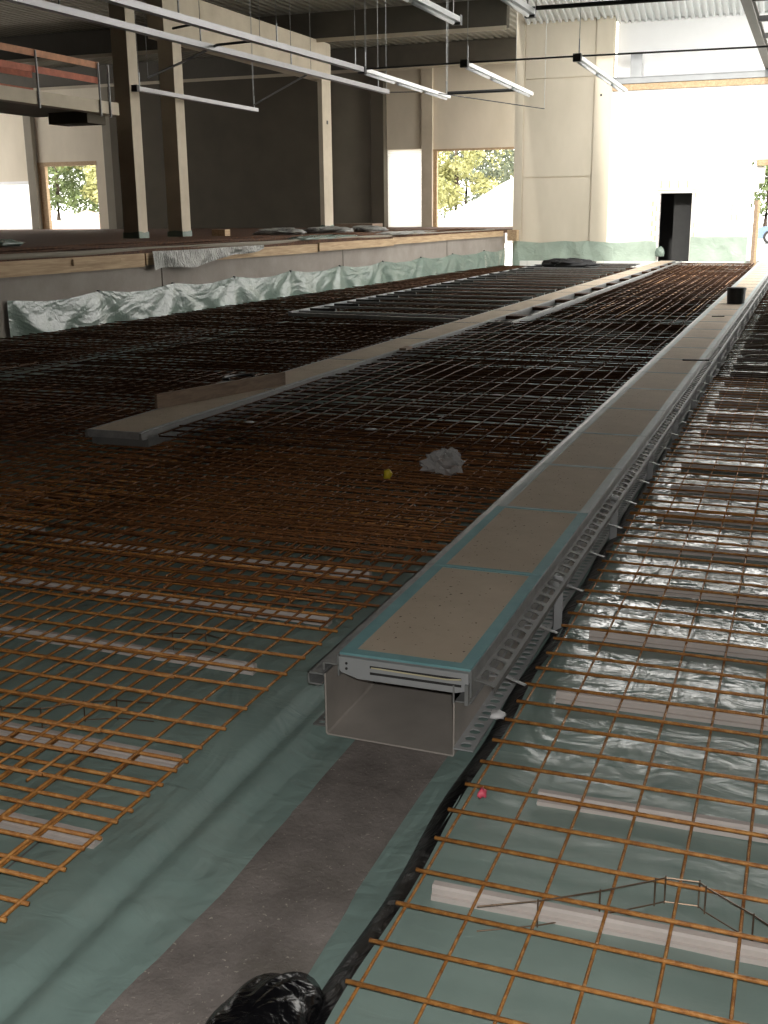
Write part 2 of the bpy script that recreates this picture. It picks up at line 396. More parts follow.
MB().bar((-16.05, 4, 4.60), (-16.05, 23.7, 4.60), .03, .14).build('guard_board', M['red'], t)
MB().bar((-18.3, 12, 4.9), (-18.3, 24.2, 4.9), .03, .16).build('guard_board', M['red'], t)
MB().bar((-18.3, 12, 4.5), (-18.3, 24.2, 4.5), .03, .16).build('guard_board', M['red'], t)
# steel beam and timber lying on the block wall
t = thing('steel_girder', 'grey steel girder lying across the top of the white block wall', 'girder', (-6.3, 36.9, 5.34))
MB().box(-6.24, 9, YB-.06, YB+.3, 5.50, 5.54).box(-6.24, 9, YB-.04, YB, 5.36, 5.5).box(-6.24, 9, YB-.06, YB+.3, 5.33, 5.36).build('profile', M['steelbeam'], t)
MB().box(-5.73, -5.38, YB+.02, YB+.1, 5.54, 6.2).build('stub_post', M['steelbeam'], t)
tag(MB().box(-6.24, 9, YB-.03, YB+.28, 5.135, 5.325).build('timber_wall_plate', M['timber']), 'raw timber wall plate directly under the steel girder', 'timber')
t = thing('overhead_rail', 'dark steel rail overhead running towards the white block wall', 'rail', (-1.65, 30, 5.56))
MB().box(-1.76, -1.56, 18, 37.2, 5.56, 5.60).box(-1.68, -1.64, 18, 37.2, 5.6, 5.76).box(-1.76, -1.56, 18, 37.2, 5.76, 5.80).build('profile', M['darkgirder'], t)
for y in (23.5, 25.6, 28.3, 31):
    MB().box(-1.56, .9, y, y+.10, 5.62, 5.74).build('rung', M['darksteel'], t)
tag(MB().bar((-1.78, YB-.05, 2.9), (-.6, YB-.05, 2.9), .08, .17).build('lintel_board', M['timber']), 'short timber board over the opening beside the block wall', 'board')
t = thing('opening_post', 'brown steel post at the open end of the block wall', 'post', (-1.7, 36.9, ZT))
MB().box(-1.78, -1.68, YB-.02, YB+.2, ZT, 1.8).build('shaft', M['plank'], t)
MB().box(-1.68, -1.61, YB-.02, YB+.1, ZT, 1.8).build('timber_cleat', M['timber'], t)

# =================================================================== LIGHT RUNS
def hanger(t, x, y, z, top):
    w = MB().tube([(x, y, z+.02), (x, y, top)], .007, 4).build('hanger_wire', M['zinc'], t)
    MB().tube([(x, y, z+.02), (x, y, z+.35)], .016, 5).build('turnbuckle', M['zinc'], w)
def light_run(name, label, p, q, lamp0, hangers, group=None, top=7.9, cap=True, zl=4.5, w=.14):
    t = thing(name, label, 'light fitting', (p[0], p[1], zl), group)
    P = Vector((*p, zl)); Q = Vector((*q, zl)); d = (Q-P)
    L = P + d*lamp0
    if lamp0 > 0: MB().bar(P, L, w, .10).build('trunking', M['alu'], t)
    if lamp0 < 1:
        h = MB().bar(L, Q, w+.03, .08).build('housing', M['white'], t)
        nt = 3
        for k in range(nt):
            a = L + (Q-L)*(k/nt+.02); b = L + (Q-L)*((k+1)/nt-.02)
            MB().tube([a-Vector((0,0,.065)), b-Vector((0,0,.065))], .03, 8).build('tube', M['tube'], h, smooth=True)
    if cap: MB().bar(P-d.normalized()*.12, P, .16, .15).build('end_cap', M['darksteel'], t)
    for s in hangers: hanger(t, *(P + d*s)[:2], zl+.03, top)
    return t
light_run('light_trunking', 'long upper light trunking run ending above the door opening at the back', (-9.75, 10.5), (-9.37, 23.72), 1.0, (.2, .45, .7, .97), cap=False)
light_run('fluorescent_light', 'lit looking fluorescent strip continuing the upper trunking run', (-9.37, 23.75), (-9.43, 30.0), 0, (.02, .98))
light_run('light_trunking', 'lower light trunking run crossing the two near hall columns', (-11.0, 9.0), (-10.45, 28.1), 1.0, (.15, .32, .53, .72, .97), cap=False)
light_run('light_trunking', 'short lowest light trunking between near column and the dark back wall', (-15.65, 24.7), (-15.67, 31.1), 1.0, (.02, .98))
light_run('fluorescent_light', 'fluorescent strip hanging left of the pale panel wall and reaching over its edge', (-7.08, 23.72), (-7.25, 30.25), 0, (.03,), 'fluorescent strips by the pale wall')
light_run('fluorescent_light', 'fluorescent strip ending at the steel girder on the block wall', (-4.74, 23.8), (-4.87, 30.6), 0, (.02,), 'fluorescent strips by the pale wall')
light_run('fluorescent_light', 'nearest overhead fluorescent strip with black end socket above dark opening', (-5.66, 18.4), (-5.72, 12.0), 0, (.02,), 'nearer fluorescent strips')
light_run('fluorescent_light', 'overhead fluorescent strip meeting the dark conduit above the pale panels', (-4.40, 18.2), (-4.46, 12.0), 0, (.02,), 'nearer fluorescent strips')
def conduit(name, label, pts, r=.03):
    o = tag(MB().tube(pts, r, 6).build(name, M['darksteel']), label, 'conduit')
    if abs(pts[-1][0]-pts[0][0]) > 1.5:
        for p in (pts[0], pts[-1]): MB().tube([p, (p[0], p[1], 7.9)], .006, 4).build('hanger_wire', M['zinc'], o)
    return o
conduit('conduit', 'upper dark conduit crossing above the pale panels from the nearer strip light', [(-4.3, 18.2, 4.55), (-1.58, 18.3, 4.55), (3.0, 18.4, 4.55)], .035)
conduit('conduit', 'thin dark conduit joining the two strip lights in front of the pale wall', [(-9.3, 23.75, 4.52), (-7.1, 23.75, 4.53), (-4.74, 23.85, 4.54), (-1.1, 24.2, 4.56), (3, 24.3, 4.58)], .02)
conduit('conduit', 'short dark conduit at the far end of the upper light run', [(-9.15, 29.1, 4.5), (-7.4, 29.3, 4.52)], .045)
conduit('conduit', 'dark brace rod between the two long light runs above the near column', [(-10.2, 17.3, 4.5), (-9.55, 17.1, 4.52)], .02)
conduit('conduit', 'slanting dark rod from the lower light run to the short run', [(-14.2, 22.9, 4.5), (-12.0, 20.8, 4.5), (-10.5, 19.35, 4.52), (-9.6, 19.3, 4.54)], .025)
conduit('conduit', 'slanting rod from the far end of the short run to the lower run', [(-15.05, 29.7, 4.5), (-10.6, 23.75, 4.52)], .022)
conduit('conduit', 'thin straight rod at the far end of the lower light run', [(-10.5, 28.2, 4.5), (-9.5, 28.5, 4.5), (-7.6, 33.5, 4.4)], .014)

# =================================================================== FOIL ON THE GROUND
def vnoise(n, m, sc_, seed):                     # smooth random field, n x m
    r = np.random.RandomState(seed); out = np.zeros((n, m))
    for amp, cell in sc_:
        a, b = max(2, int(n/cell)+3), max(2, int(m/cell)+3)
        g = r.randn(a, b); xi = np.linspace(0, a-2.001, n); yi = np.linspace(0, b-2.001, m)
        i = xi.astype(int); j = yi.astype(int); fx = xi-i; fy = yi-j
        fx = fx*fx*(3-2*fx); fy = fy*fy*(3-2*fy)
        G = lambda di, dj: g[np.ix_(i+di, j+dj)]
        out += amp*((G(0,0)*(1-fx[:,None])+G(1,0)*fx[:,None])*(1-fy)+(G(0,1)*(1-fx[:,None])+G(1,1)*fx[:,None])*fy)
    return out
def sheet(name, label, xs, ys, zf, amp, m, cells=((1, 9), (.5, 4)), seed=1, xmap=None):
    nx, ny = len(xs), len(ys)
    nz = vnoise(ny, nx, [(amp*a, c) for a, c in cells], seed)
    X, Y = np.meshgrid(xs, ys)
    if xmap: X = xmap(X, Y)
    Z = zf(X, Y) + nz
    vs = np.stack([X, Y, Z], -1).reshape(-1, 3).tolist()
    mb = MB(); mb.v = vs
    mb.f = [(j*nx+i, j*nx+i+1, (j+1)*nx+i+1, (j+1)*nx+i) for j in range(ny-1) for i in range(nx-1)]
    o = mb.build(name, m, smooth=True)
    return tag(o, label, 'foil')
ysr = np.concatenate([np.arange(.4, 9, .05), np.arange(9, 36.9, .12)])
sheet('green_foil', 'pale green foil spread under the steel mats beside the black film edge',
      np.arange(-.90, 3.0, .06), ysr, lambda X, Y: -.282 + 0*X, .0045, M['foil'], seed=3)
tag(MB().grid(lambda u, v: (3.0+u*5.9, .4+v*36.4, -.28), 20, 60).build('green_foil', M['foil']), 'outer stretch of pale green foil next to the hall side', 'foil')
def slope(X, Y):
    z = np.interp(X, [-2.05, -1.80, -1.70, -1.64, -1.585, -1.50, -1.41, -1.395], [-.285, -.277, -.284, -.322, -.304, -.3315, -.3325, -.3345])
    return z
sheet('green_foil', 'dark green foil sloping down beside the duct trench in a long crease',
      np.arange(-2.0, -1.385, .02), np.concatenate([np.arange(.4, 8, .05), np.arange(8, 36.9, .2)]), slope, .0034, M['foil_slope'], cells=((1, 12), (.55, 5)), seed=8)
sheet('green_foil', 'green foil lying under the crossed steel mats left of the trench',
      np.arange(0, 1.0001, .0105), np.concatenate([np.arange(.4, 8, .07), np.arange(8, 36.9, .3)]), lambda X, Y: -.285 + 0*X, .004, M['foil_slope'], seed=5, xmap=lambda X, Y: (WX(Y)+.01)*(1-X) + -1.97*X)
def strip2(X, Y): return np.interp(X + .012*np.sin(Y*5), [-1.06, -1.04, -.99, -.955], [-.337, -.331, -.326, -.318])
sheet('green_foil', 'narrow strip of green foil between concrete trench floor and black film',
      np.arange(-1.05, -.949, .02), np.arange(.4, 36.9, .08), strip2, .003, M['foil_slope'], seed=9)
o = MB().grid(lambda u, v: (-.968 + .008*math.sin(v*240) + u*.085 , .4+v*36.4, -.332 + .062*(u**.6) + .003*math.sin(v*330)*(u)), 6, 500).build('black_edge_film', M['black'], smooth=True)
tag(o, 'shiny black film along the edge of the mats beside the trench', 'film')

# =================================================================== REBAR MATS
PITCH = .1633
def bar_pts(p, q, jit, n):
    p = np.array(p, float); q = np.array(q, float); out = []
    o1 = rs.randn(3)*jit*.5
    for k in range(n+1):
        out.append(tuple(p + (q-p)*k/n + o1 + np.array([rs.randn()*jit*.4, rs.randn()*jit*.4, abs(rs.randn())*jit*.6])))
    return out
def mat(x0, nx, y0, ny, z, label, group, rc=.0062, rl=.0048, m='rust', individual=False, jit=.002, px=PITCH, py=PITCH, over=.03, rot=0.0, top_long=False):
    t = thing('rebar_mat', label, 'steel mat', (x0, y0, z), group)
    x1 = x0+(nx-1)*px; y1 = y0+(ny-1)*py
    sh = lambda pts: [(a[0]+rot*(a[1]-y0), a[1]-rot*(a[0]-x0), a[2]) for a in pts]
    mc = MB(); ml = MB()
    for k in range(ny):
        y = y0+k*py
        e = random.uniform(-.006, .012)
        pts = sh(bar_pts((x0-over-e, y, z), (x1+.03, y, z), jit, 3))
        if individual: MB().tube(pts, rc, 6).build('cross_bar', M[m], t, smooth=True)
        else: mc.tube(pts, rc, 5)
    for k in range(nx):
        x = x0+k*px
        zl_ = z+rc+rl-.001 if top_long else z-rc-rl+.001
        pts = sh(bar_pts((x, y0-.03, zl_), (x, y1+.03, zl_), jit, 5))
        if individual: MB().tube(pts, rl, 6).build('lengthwise_bar', M[m], t, smooth=True)
        else: ml.tube(pts, rl, 5)
    if not individual:
        mc.build('cross_bars', M[m], t, smooth=True); ml.build('lengthwise_bars', M[m], t, smooth=True)
    return t
# right of the duct
ystart = 2.19 - PITCH*8
mat(-.845, 15, ystart, 36, -.222, 'rusty steel mat nearest the viewer on the pale green foil', None, .0062, .0046, individual=True, jit=.0018)
y = ystart + 35*PITCH - .16; k = 1
while y < 36.2:
    ny = min(37, int((36.7-y)/PITCH))
    if ny < 3: break
    mat(-.835-.006*(k % 2), 15, y, ny, -.222+.004*(k % 2),
        'rusty steel mat overlapping the far side of the nearest mat on the pale foil' if k == 1 else 'steel mat lying on shiny foil beside the long duct, farther along',
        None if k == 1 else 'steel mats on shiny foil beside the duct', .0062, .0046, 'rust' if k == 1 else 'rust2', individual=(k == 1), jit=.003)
    y += ny*PITCH - .35; k += 1
# left of the duct (x0 is the left edge; the right edge lies at the trench)
W15 = 15*PITCH
mat(-1.80-W15, 16, 2.03-PITCH*7, 13, -.222, 'rusty steel mat at the open trench corner, nearest on the foil', None, .0066, .0055, individual=True, jit=.002, over=.02)
mat(-1.79-W15, 16, 2.104-PITCH*2, 34, -.206, 'orange rusty steel mat beside the open end of the duct', None, .0066, .0055, individual=True, jit=.0035, rot=.002)
mat(-2.16-W15, 16, 2.55, 30, -.19, 'orange rusty steel mat lying on top of the one beside the duct end', None, .0062, .005, individual=True, jit=.005, rot=-.004)
mat(-4.10-W15, 16, 1.4, 34, -.205, 'rusty steel mat one width away from the open trench', None, .0062, .0052, jit=.005, rot=-.002)
mat(-4.45-W15, 16, 3.4, 24, -.175, 'rusty steel mat stacked crosswise beyond the nearest ones, second width', None, .0064, .0056, 'rust3', jit=.006, rot=.005)
mat(-9.1, 15, 4.4, 26, -.205, 'rusty steel mat third width away from the trench, at the edge of view', None, .0062, .0052, jit=.006)
L = 'steel mat in the dark field between wall and long duct'
for ci, (x0, nn) in enumerate(((-10.25, 15), (-7.9, 15), (-6.85, 12), (-4.12, 17))):
    for r_ in range(6):
        y0 = 6.6 + r_*5.1 + (ci % 3)*.4
        ny = min(33, int((36.4-y0)/PITCH))
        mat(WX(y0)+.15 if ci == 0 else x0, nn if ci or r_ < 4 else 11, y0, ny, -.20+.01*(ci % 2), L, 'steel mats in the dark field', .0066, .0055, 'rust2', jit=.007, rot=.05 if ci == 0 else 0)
U = 'upper steel mat raised on spacers in the dark field'
for ci, (x0, nx, ys_) in enumerate(((-10.1, 15, 6.4), (-7.7, 17, 6.0), (-4.36, 18, 6.9))):
    for r_ in range(7):
        y0 = ys_ + r_*4.5
        ny = min(29, int((36.3-y0)/PITCH))
        if ny < 4: continue
        if ci == 2 and r_ > 1: x0, nx = -3.75, 14
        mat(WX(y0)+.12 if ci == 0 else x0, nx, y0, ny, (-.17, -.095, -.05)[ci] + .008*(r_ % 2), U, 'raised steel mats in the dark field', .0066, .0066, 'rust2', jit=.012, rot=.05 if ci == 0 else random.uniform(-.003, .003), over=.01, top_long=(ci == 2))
for r_ in range(2):
    mat(-3.85+r_*.16, 15-r_, 4.25+r_*.6, 18, -.155+.02*r_, 'loose upper steel mat where the dense reinforcement begins beside the duct, layer %s' % ('below', 'above')[r_], None, .0064, .0056, 'rust3', jit=.008, rot=.006*r_)
for q_, (x0_, nx_, y0_, ny_, z_, lb_) in enumerate((
    (-4.28, 16, 4.05, 30, -.185, 'brown steel mat under the loose upper mats where reinforcement gets dense'),
    (-6.6, 16, 4.8, 24, -.150, 'brown steel mat in front of the near end of the second duct'),
    (-4.22, 17, 5.05, 20, -.120, 'brown steel mat around the clear plastic bag, just below the raised mats'),
    (-9.2, 17, 5.6, 24, -.140, 'brown steel mat between retaining wall foot and near end of second duct'))):
    mat(x0_, nx_, y0_, ny_, z_, lb_, None, .0064, .0056, 'rust3', jit=.008, rot=(-.004, .005, .003, -.003)[q_], over=.02)
# bright top bars seen between the two ducts far away
t = thing('rebar_mat', 'top steel mat of long parallel bars lit by daylight before the doorway', 'steel mat', (-3.4, 17, -.09))
ml = MB(); mc = MB()
for k in range(9):
    x = -3.45+k*.2475
    MB().tube(bar_pts((x, 17+rs.rand()*.6, -.055), (x+.05, 36.3, -.055), .01, 8), .0095, 5).build('lengthwise_bar', M['rust'], t, smooth=True)
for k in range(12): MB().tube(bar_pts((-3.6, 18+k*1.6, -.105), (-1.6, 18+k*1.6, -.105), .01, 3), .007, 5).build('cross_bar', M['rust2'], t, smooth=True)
pass

# =================================================================== FIBRE CONCRETE SPACERS
def spacer(x0, x1, y, label, group=None, rot=0.0, z=-.279):
    mb = MB(); h = .040
    poly = [(-.026, z), (.026, z), (.026, z+h*.35), (.016, z+h*.4), (.016, z+h*.8), (.011, z+h), (-.011, z+h), (-.016, z+h*.8), (-.016, z+h*.4), (-.026, z+h*.35)]
    mb.prismx(poly, x0, x1)
    mb.v = [(a, b*.95+y+rot*(a-x0), c) for a, b, c in mb.v]
    return tag(mb.build('rebar_spacer', M['spacer']), label, 'spacer bar', group)
names = ['nearest', 'second', 'third', 'fourth', 'fifth', 'sixth']
for k, (x0, y) in enumerate(((-.815, 2.50), (-.66, 3.08), (-.765, 3.84), (-.763, 4.51), (-.74, 5.2), (-.76, 5.9))):
    spacer(x0, x0+2.0, y, '%s pale spacer bar from the viewer under the mat on the right side foil' % names[k], None, .02)
for k in range(42):
    spacer(-.76+.02*random.random(), 1.2, 6.6+k*.7, 'pale grey spacer bar under the steel mats on shiny foil farther along', 'spacer bars on the shiny foil')
for k, (x0, y) in enumerate(((-1.815, 2.40), (-1.836, 2.90), (-1.958, 3.69), (-1.89, 4.29), (-1.95, 4.95))):
    spacer(x0, x0-2.0, y, '%s pale spacer bar from the viewer under the mat beside the sloping foil' % names[k], None, -.02)
for k in range(10):
    spacer(-1.93, -3.95, 6.25+k*.7, 'spacer bar under the dense mats between the two ducts', 'spacer bars between the ducts')
for k, y in enumerate((3.0, 3.75, 4.45, 5.1, 5.75)):
    spacer(-4.05, -6.0, y, '%s spacer bar from the viewer in the second row away from the trench' % names[k], None, -.02)

def serpentine(label, bot, top):
    t = thing('wire_spacer', label, 'wire spacer', (bot[0][0], bot[0][1], -.27))
    MB().tube([(x, y, -.272) for x, y in bot], .0022, 5).build('bottom_wire', M['wire'], t)
    MB().tube([(x, y, -.2) for x, y in top], .0022, 5).build('top_wire', M['wire'], t)
    for (a, b), (c, d) in list(zip(bot, top))[1:-1]:
        MB().tube([(a, b, -.28), (c, d, -.195)], .0024, 5).build('upright', M['wire'], t)
sp_ = [(-.66,2.38),(-.52,2.455),(-.378,2.552),(-.25,2.65),(-.226,2.67),(-.14,2.68),(-.122,2.66),(0,2.578),(.04,2.545),(.2,2.62),(.33,2.72)]
serpentine('zigzag wire spacer standing under the nearest mat near the lowest spacer bar', sp_, sp_)
sl = [(-2.75,2.90),(-2.6,2.95),(-2.455,2.985),(-2.345,3.087),(-2.24,3.14),(-2.1,3.16)]
serpentine('thin zigzag wire spacer under the orange mats beside the trench', sl, sl)
sl = [(-2.55,3.72),(-2.40,3.795),(-2.26,3.83),(-2.15,3.80)]
serpentine('small zigzag wire spacer under the orange mats nearer the duct end', sl, sl)

# =================================================================== MAIN DUCT
Y0, Y1, PP = 3.376, 41.0, 1.078
XL, XR = -1.452, -.972
t = thing('floor_duct', 'long galvanised floor duct with open end facing the viewer', 'floor duct', (-1.21, Y0, ZT))
th = .006
mb = MB()
prof = [(-1.512,-.085),(-1.512,-.318),(-1.506,-.325),(-1.03,-.331),(-1.024,-.325),(-1.024,-.085)]
inn = [(-1.030,-.085),(-1.030,-.323),(-1.036,-.325),(-1.500,-.319),(-1.506,-.314),(-1.506,-.085)]
mb.prism(prof[::-1] + [], Y0-.02, Y1) if False else None
def shell(mb, outer, inner, y0, y1):
    n = len(outer); vs = []
    for y in (y0, y1):
        vs += [(x, y, z) for x, z in outer] + [(x, y, z) for x, z in inner]
    fs = []
    for i in range(n-1):
        a, b = i, i+1; c, d = n+(n-1-i), n+(n-1-i-1)
        fs += [(a, b, d, c), (2*n+a, 2*n+c, 2*n+d, 2*n+b)]
        fs += [(a, 2*n+a, 2*n+b, b)]
        fs += [(n+i, 3*n+i, 3*n+i+1, n+i+1)]
    return mb.add(vs, fs)
shell(mb, prof, inn, Y0-.005, Y1)
tr = mb.build('trough', M['trough'], t)
mb = MB(); mb.box(-1.19, -1.182, Y0, Y1, -.325, -.3235)
mb.build('weld_seam', M['plate'], tr)
# side rails
def rail(mb, pts, y0, y1, w=.004):
    for (a, b), (c, d) in zip(pts[:-1], pts[1:]):
        mb.bar((a, (y0+y1)/2, b), (c, (y0+y1)/2, d), y1-y0, w, (0, 0, 1) if abs(a-c) > abs(b-d) else (1, 0, 0))
mb = MB()
mb.box(-1.512, -1.456, Y0+.0, Y1, -.050, -.045); mb.box(-1.462, -1.456, Y0, Y1, -.09, -.006)
mb.box(-1.566, -1.506, Y0-.03, Y1, -.082, -.076); mb.box(-1.518, -1.512, Y0, Y1, -.1, -.045)
mb.box(-1.566, -1.560, Y0-.03, Y1, -.120, -.076); mb.box(-1.560, -1.515, Y0-.03, Y1, -.122, -.116)
mb.build('side_rail', M['zinc'], t)
mb = MB()
mb.box(-.972, -.966, Y0, Y1, -.10, -.004); mb.box(-1.03, -.966, Y0, Y1, -.125, -.120); mb.box(-.972, -.985, Y0-.02, Y1, -.125, -.05)
mb.box(-1.03, -1.024, Y0-.01, Y1, -.125, -.06)
mb.build('side_rail', M['zinc'], t)
def perforated(name, x0, x1, z, y0, y1, pitch, hole, e0, e1, tilt=0.0, m_='zincdark'):
    # flat strip with a row of rounded slots
    mb = MB(); y = y0; T = .0025
    zz = lambda x: z + tilt*(x-x0)
    ylist = []
    def quad(xa, xb, ya, yb):
        mb.add([(xa,ya,zz(xa)-T),(xb,ya,zz(xb)-T),(xb,yb,zz(xb)-T),(xa,yb,zz(xa)-T),(xa,ya,zz(xa)+T),(xb,ya,zz(xb)+T),(xb,yb,zz(xb)+T),(xa,yb,zz(xa)+T)],
               [(0,3,2,1),(4,5,6,7),(0,1,5,4),(1,2,6,5),(2,3,7,6),(3,0,4,7)])
    quad(x0, x0+e0, y0, y1); quad(x1-e1, x1, y0, y1)
    c = min(hole*.28, .012)
    while y < y1:
        yb = min(y+pitch-hole, y1); quad(x0+e0, x1-e1, y, yb)
        # rounded corners of the slot
        for (xa, sx) in ((x0+e0, 1), (x1-e1, -1)):
            for (ya, sy) in ((yb, 1), (yb+hole, -1)):
                if ya < y1:
                    mb.add([(xa,ya,zz(xa)+T),(xa+sx*c,ya,zz(xa)+T),(xa,ya+sy*c,zz(xa)+T),(xa,ya,zz(xa)-T),(xa+sx*c,ya,zz(xa)-T),(xa,ya+sy*c,zz(xa)-T)],[(0,1,2),(3,5,4),(1,4,5,2)])
        y += pitch
    return mb.build(name, M[m_], t)
perforated('slotted_strip', -.966, -.895, -.052, Y0+.04, Y1, .106, .078, .010, .014, tilt=-.25)
perforated('perforated_strip', -1.024, -.952, -.292, Y0-.02, Y1, .055, .036, .016, .016, m_='plate')
MB().box(-.897, -.893, Y0+.04, Y1, -.090, -.068).build('strip_lip', M['zincdark'], t)
perforated('perforated_strip', -1.56, -1.512, -.29, Y0-.01, Y1, .040, .025, .012, .012)
k = 0; y = 4.60
while y < Y1:
    b = MB()
    b.box(-.945, -.905, y, y+.006, -.30, -.045).box(-.945, -.941, y, y+.05, -.30, -.045)
    b.box(-.945, -.86, y-.02, y+.05, -.305, -.299)
    br = b.build('support_bracket', M['plate'], t)
    MB().tube([(-.93, y+.02, -.325), (-.93, y+.02, -.29)], .008, 6).build('levelling_bolt', M['zinc'], br)
    y += 1.52 if k else 1.50; k += 1
y = 3.62; k = 0
while y < Y1 and k < 62:
    MB().bar((-.97, y, -.118), (-.915, y+.01, -.118), .014, .004).bar((-.915, y+.01, -.118), (-.83, y-.02, -.128), .014, .004).build('anchor_strap', M['plate'], t)
    y += .54; k += 1

# cover panels: tray with screed infill, film strips round the edges
def cover(y0, y1, label, group, near=False, film='teal', xl=XL, xr=XR, shear=0.0, teal=True, infill='board'):
    t = thing('cover_panel', label, 'cover panel', ((xl+xr)/2, y0, 0), group)
    g = .004; y0 += g; y1 -= g
    sx = lambda mb: mb
    def fix(mb):
        mb.v = [(a + shear*(b-7), b, c) for a, b, c in mb.v]; return mb
    e = .046
    tray = MB(); tray.box(xl, xr, y0, y1, -.052, -.008)
    fix(tray).build('tray', M['zinc'], t)
    fr = MB()
    ez = e if teal else .018
    ey = .045 if near else .020
    fr.box(xl-.002, xl+ez, y0, y1, -.008, .001); fr.box(xr-ez, xr+.002, y0, y1, -.008, .001)
    fr.box(xl+ez, xr-ez, y0, y0+ey, -.008, .001); fr.box(xl+ez, xr-ez, y1-.016, y1, -.008, .001)
    fix(fr).build('edge_film', M[film] if teal else M['zinc'], t)
    bd = MB().box(xl+ez, xr-ez, y0+ey, y1-.016, -.008, -.001)
    fix(bd).build('infill_board', M[infill], t)
    return t
ys = [Y0 + i*PP for i in range(36)]
ords = ['first', 'second', 'third', 'fourth', 'fifth', 'sixth', 'seventh']
for i, (a, b) in enumerate(zip(ys[:-1], ys[1:])):
    if i < 7: c = cover(a, b, ('beige cover panel at the open end of the long duct, blue film edged' if i == 0 else '%s beige cover panel of the long duct counted from its open end' % ords[i]), None, near=(i == 0), film='teal' if i < 2 else 'palefilm')
    else: c = cover(a, b, 'beige cover panel farther along the long duct towards the open yard', 'far cover panels of the long duct', film='palefilm')
    if i == 0:
        # end plate with two long slots and two bolt holes
        yp = Y0-.002
        p = MB()
        xs = [(-1.452,-.012),( -.975,-.012),(-.975,-.075),(-1.02,-.088),(-1.38,-.088),(-1.445,-.070),(-1.452,-.06)]
        n_ = len(xs)
        p.add([(x, yp-.006, z) for x, z in xs]+[(x, yp, z) for x, z in xs], [tuple(range(n_-1,-1,-1)), tuple(range(n_, 2*n_))]+[(i_, (i_+1)%n_, (i_+1)%n_+n_, i_+n_) for i_ in range(n_)])
        pl = p.build('end_plate', M['plate'], c)
        s = MB()
        for z in (-.036, -.060): s.box(-1.335, -1.0, yp-.0075, yp-.005, z-.0045, z+.0045)
        for z in (-.034, -.054): s.tube([(-1.424, yp-.008, z), (-1.424, yp-.005, z)], .005, 8)
        s.build('slot', M['dark'], pl)
        MB().tube([(-1.33, yp-.006, -.0385), (-1.2, yp-.008, -.040), (-1.05, yp-.012, -.040), (-1.0, yp-.008, -.036)], .003, 5).build('seal_wire', M['stub'], pl)

tag(MB().tube([(-1.13,19.7,0.001),(-1.13,19.7,.02),(-1.13,19.7,.25),(-1.13,19.7,.26)], [.138,.142,.152,.156], 20).build('bucket', M['bucket'], smooth=False), 'black bucket standing on the far part of the long duct covers', 'bucket')
bk = bpy.data.objects['bucket']
MB().tube([(-1.13,19.7,.2605),(-1.13,19.7,.262)], [.143,.143], 20).build('inside', M['dark'], bk)
MB().tube([(-1.13+.158*math.cos(a), 19.7, .25-.13*abs(math.sin(a))) for a in np.linspace(0, math.pi, 9)], .004, 5).build('handle', M['zinc'], bk)
for x, y_, dx in ((-1.30, 17.1, .17), (-1.17, 11.9, .26)):
    tag(MB().bar((x, y_, .006), (x+dx, y_+.05, .006), .03, .012).build('wood_scrap', M['dark']), 'dark scrap lying across a cover panel %s' % ('behind, close to the bucket' if y_ > 15 else 'halfway to the bucket'), 'scrap')

# =================================================================== SECOND DUCT (left)
XL2, XR2, SH = -4.86, -4.42, .014
t2 = thing('floor_duct', 'second floor duct running across the dark steel field', 'floor duct', (-4.64, 6.7, ZT))
def fx(mb): mb.v = [(a+SH*(b-7), b, c) for a, b, c in mb.v]; return mb
fx(MB().box(XL2-.02, XR2+.02, 6.80, 36.6, -.12, -.055)).build('trough', M['zincdark'], t2)
fx(MB().box(XL2-.02, XL2, 6.72, 36.6, -.06, -.006)).build('side_rail', M['zincdark'], t2)
fx(MB().box(XR2, XR2+.02, 6.72, 36.6, -.06, -.006)).build('side_rail', M['zincdark'], t2)
a = 6.72; i = 0
while a < 36:
    b = a+2.15
    cover(a, min(b, 36.6), 'tan cover panel at the near end of the second duct' if i == 0 else ('tan cover panel with the loose plank on it' if i == 1 else 'tan cover panel farther along the second duct'),
          None if i < 2 else 'cover panels of the second duct', xl=XL2, xr=XR2, shear=SH, teal=False)
    a = b; i += 1
# side frame beside it: open frame with cross pieces
t3 = thing('trench_edging', 'open galvanised edge frame between second duct and lit bars', 'frame', (-3.9, 15.6, -.1))
MB().bar((-3.93, 15.6, -.04), (-3.80, 36.5, -.04), .05, .07).build('rail', M['zinc'], t3)
MB().bar((-4.30, 15.6, -.05), (-3.93, 15.6, -.05), .04, .09, ).build('end_piece', M['zinc'], t3)
for k in range(12):
    y_ = 16.7+k*1.65; MB().bar((-4.27, y_, -.03), (-3.9, y_, -.03), .28, .05).build('cross_piece', M['rust2'], t3)
t4 = thing('open_trench_grid', 'long open frame of cross rails between wall and second duct', 'frame', (-7.7, 16.3, -.1))
MB().bar((-7.75, 16.3, -.02), (-7.55, 36.5, -.02), .06, .06).build('rail', M['plate'], t4)
MB().bar((-7.75, 16.3, -.03), (-4.80, 15.9, -.03), .07, .05).build('end_piece', M['zinc'], t4)
for k in range(19):
    y_ = 16.6+k*1.0
    c_ = MB().bar((-7.72+.01*k, y_, -.01), (-4.75, y_-.25, -.01), .05, .03).build('cross_rail', M['zinc'] if k % 3 else M['plate'], t4)
    MB().box(-7.6, -7.15, y_+.15, y_+.19, -.05, .03).build('lattice_foot', M['darksteel'], c_)
    
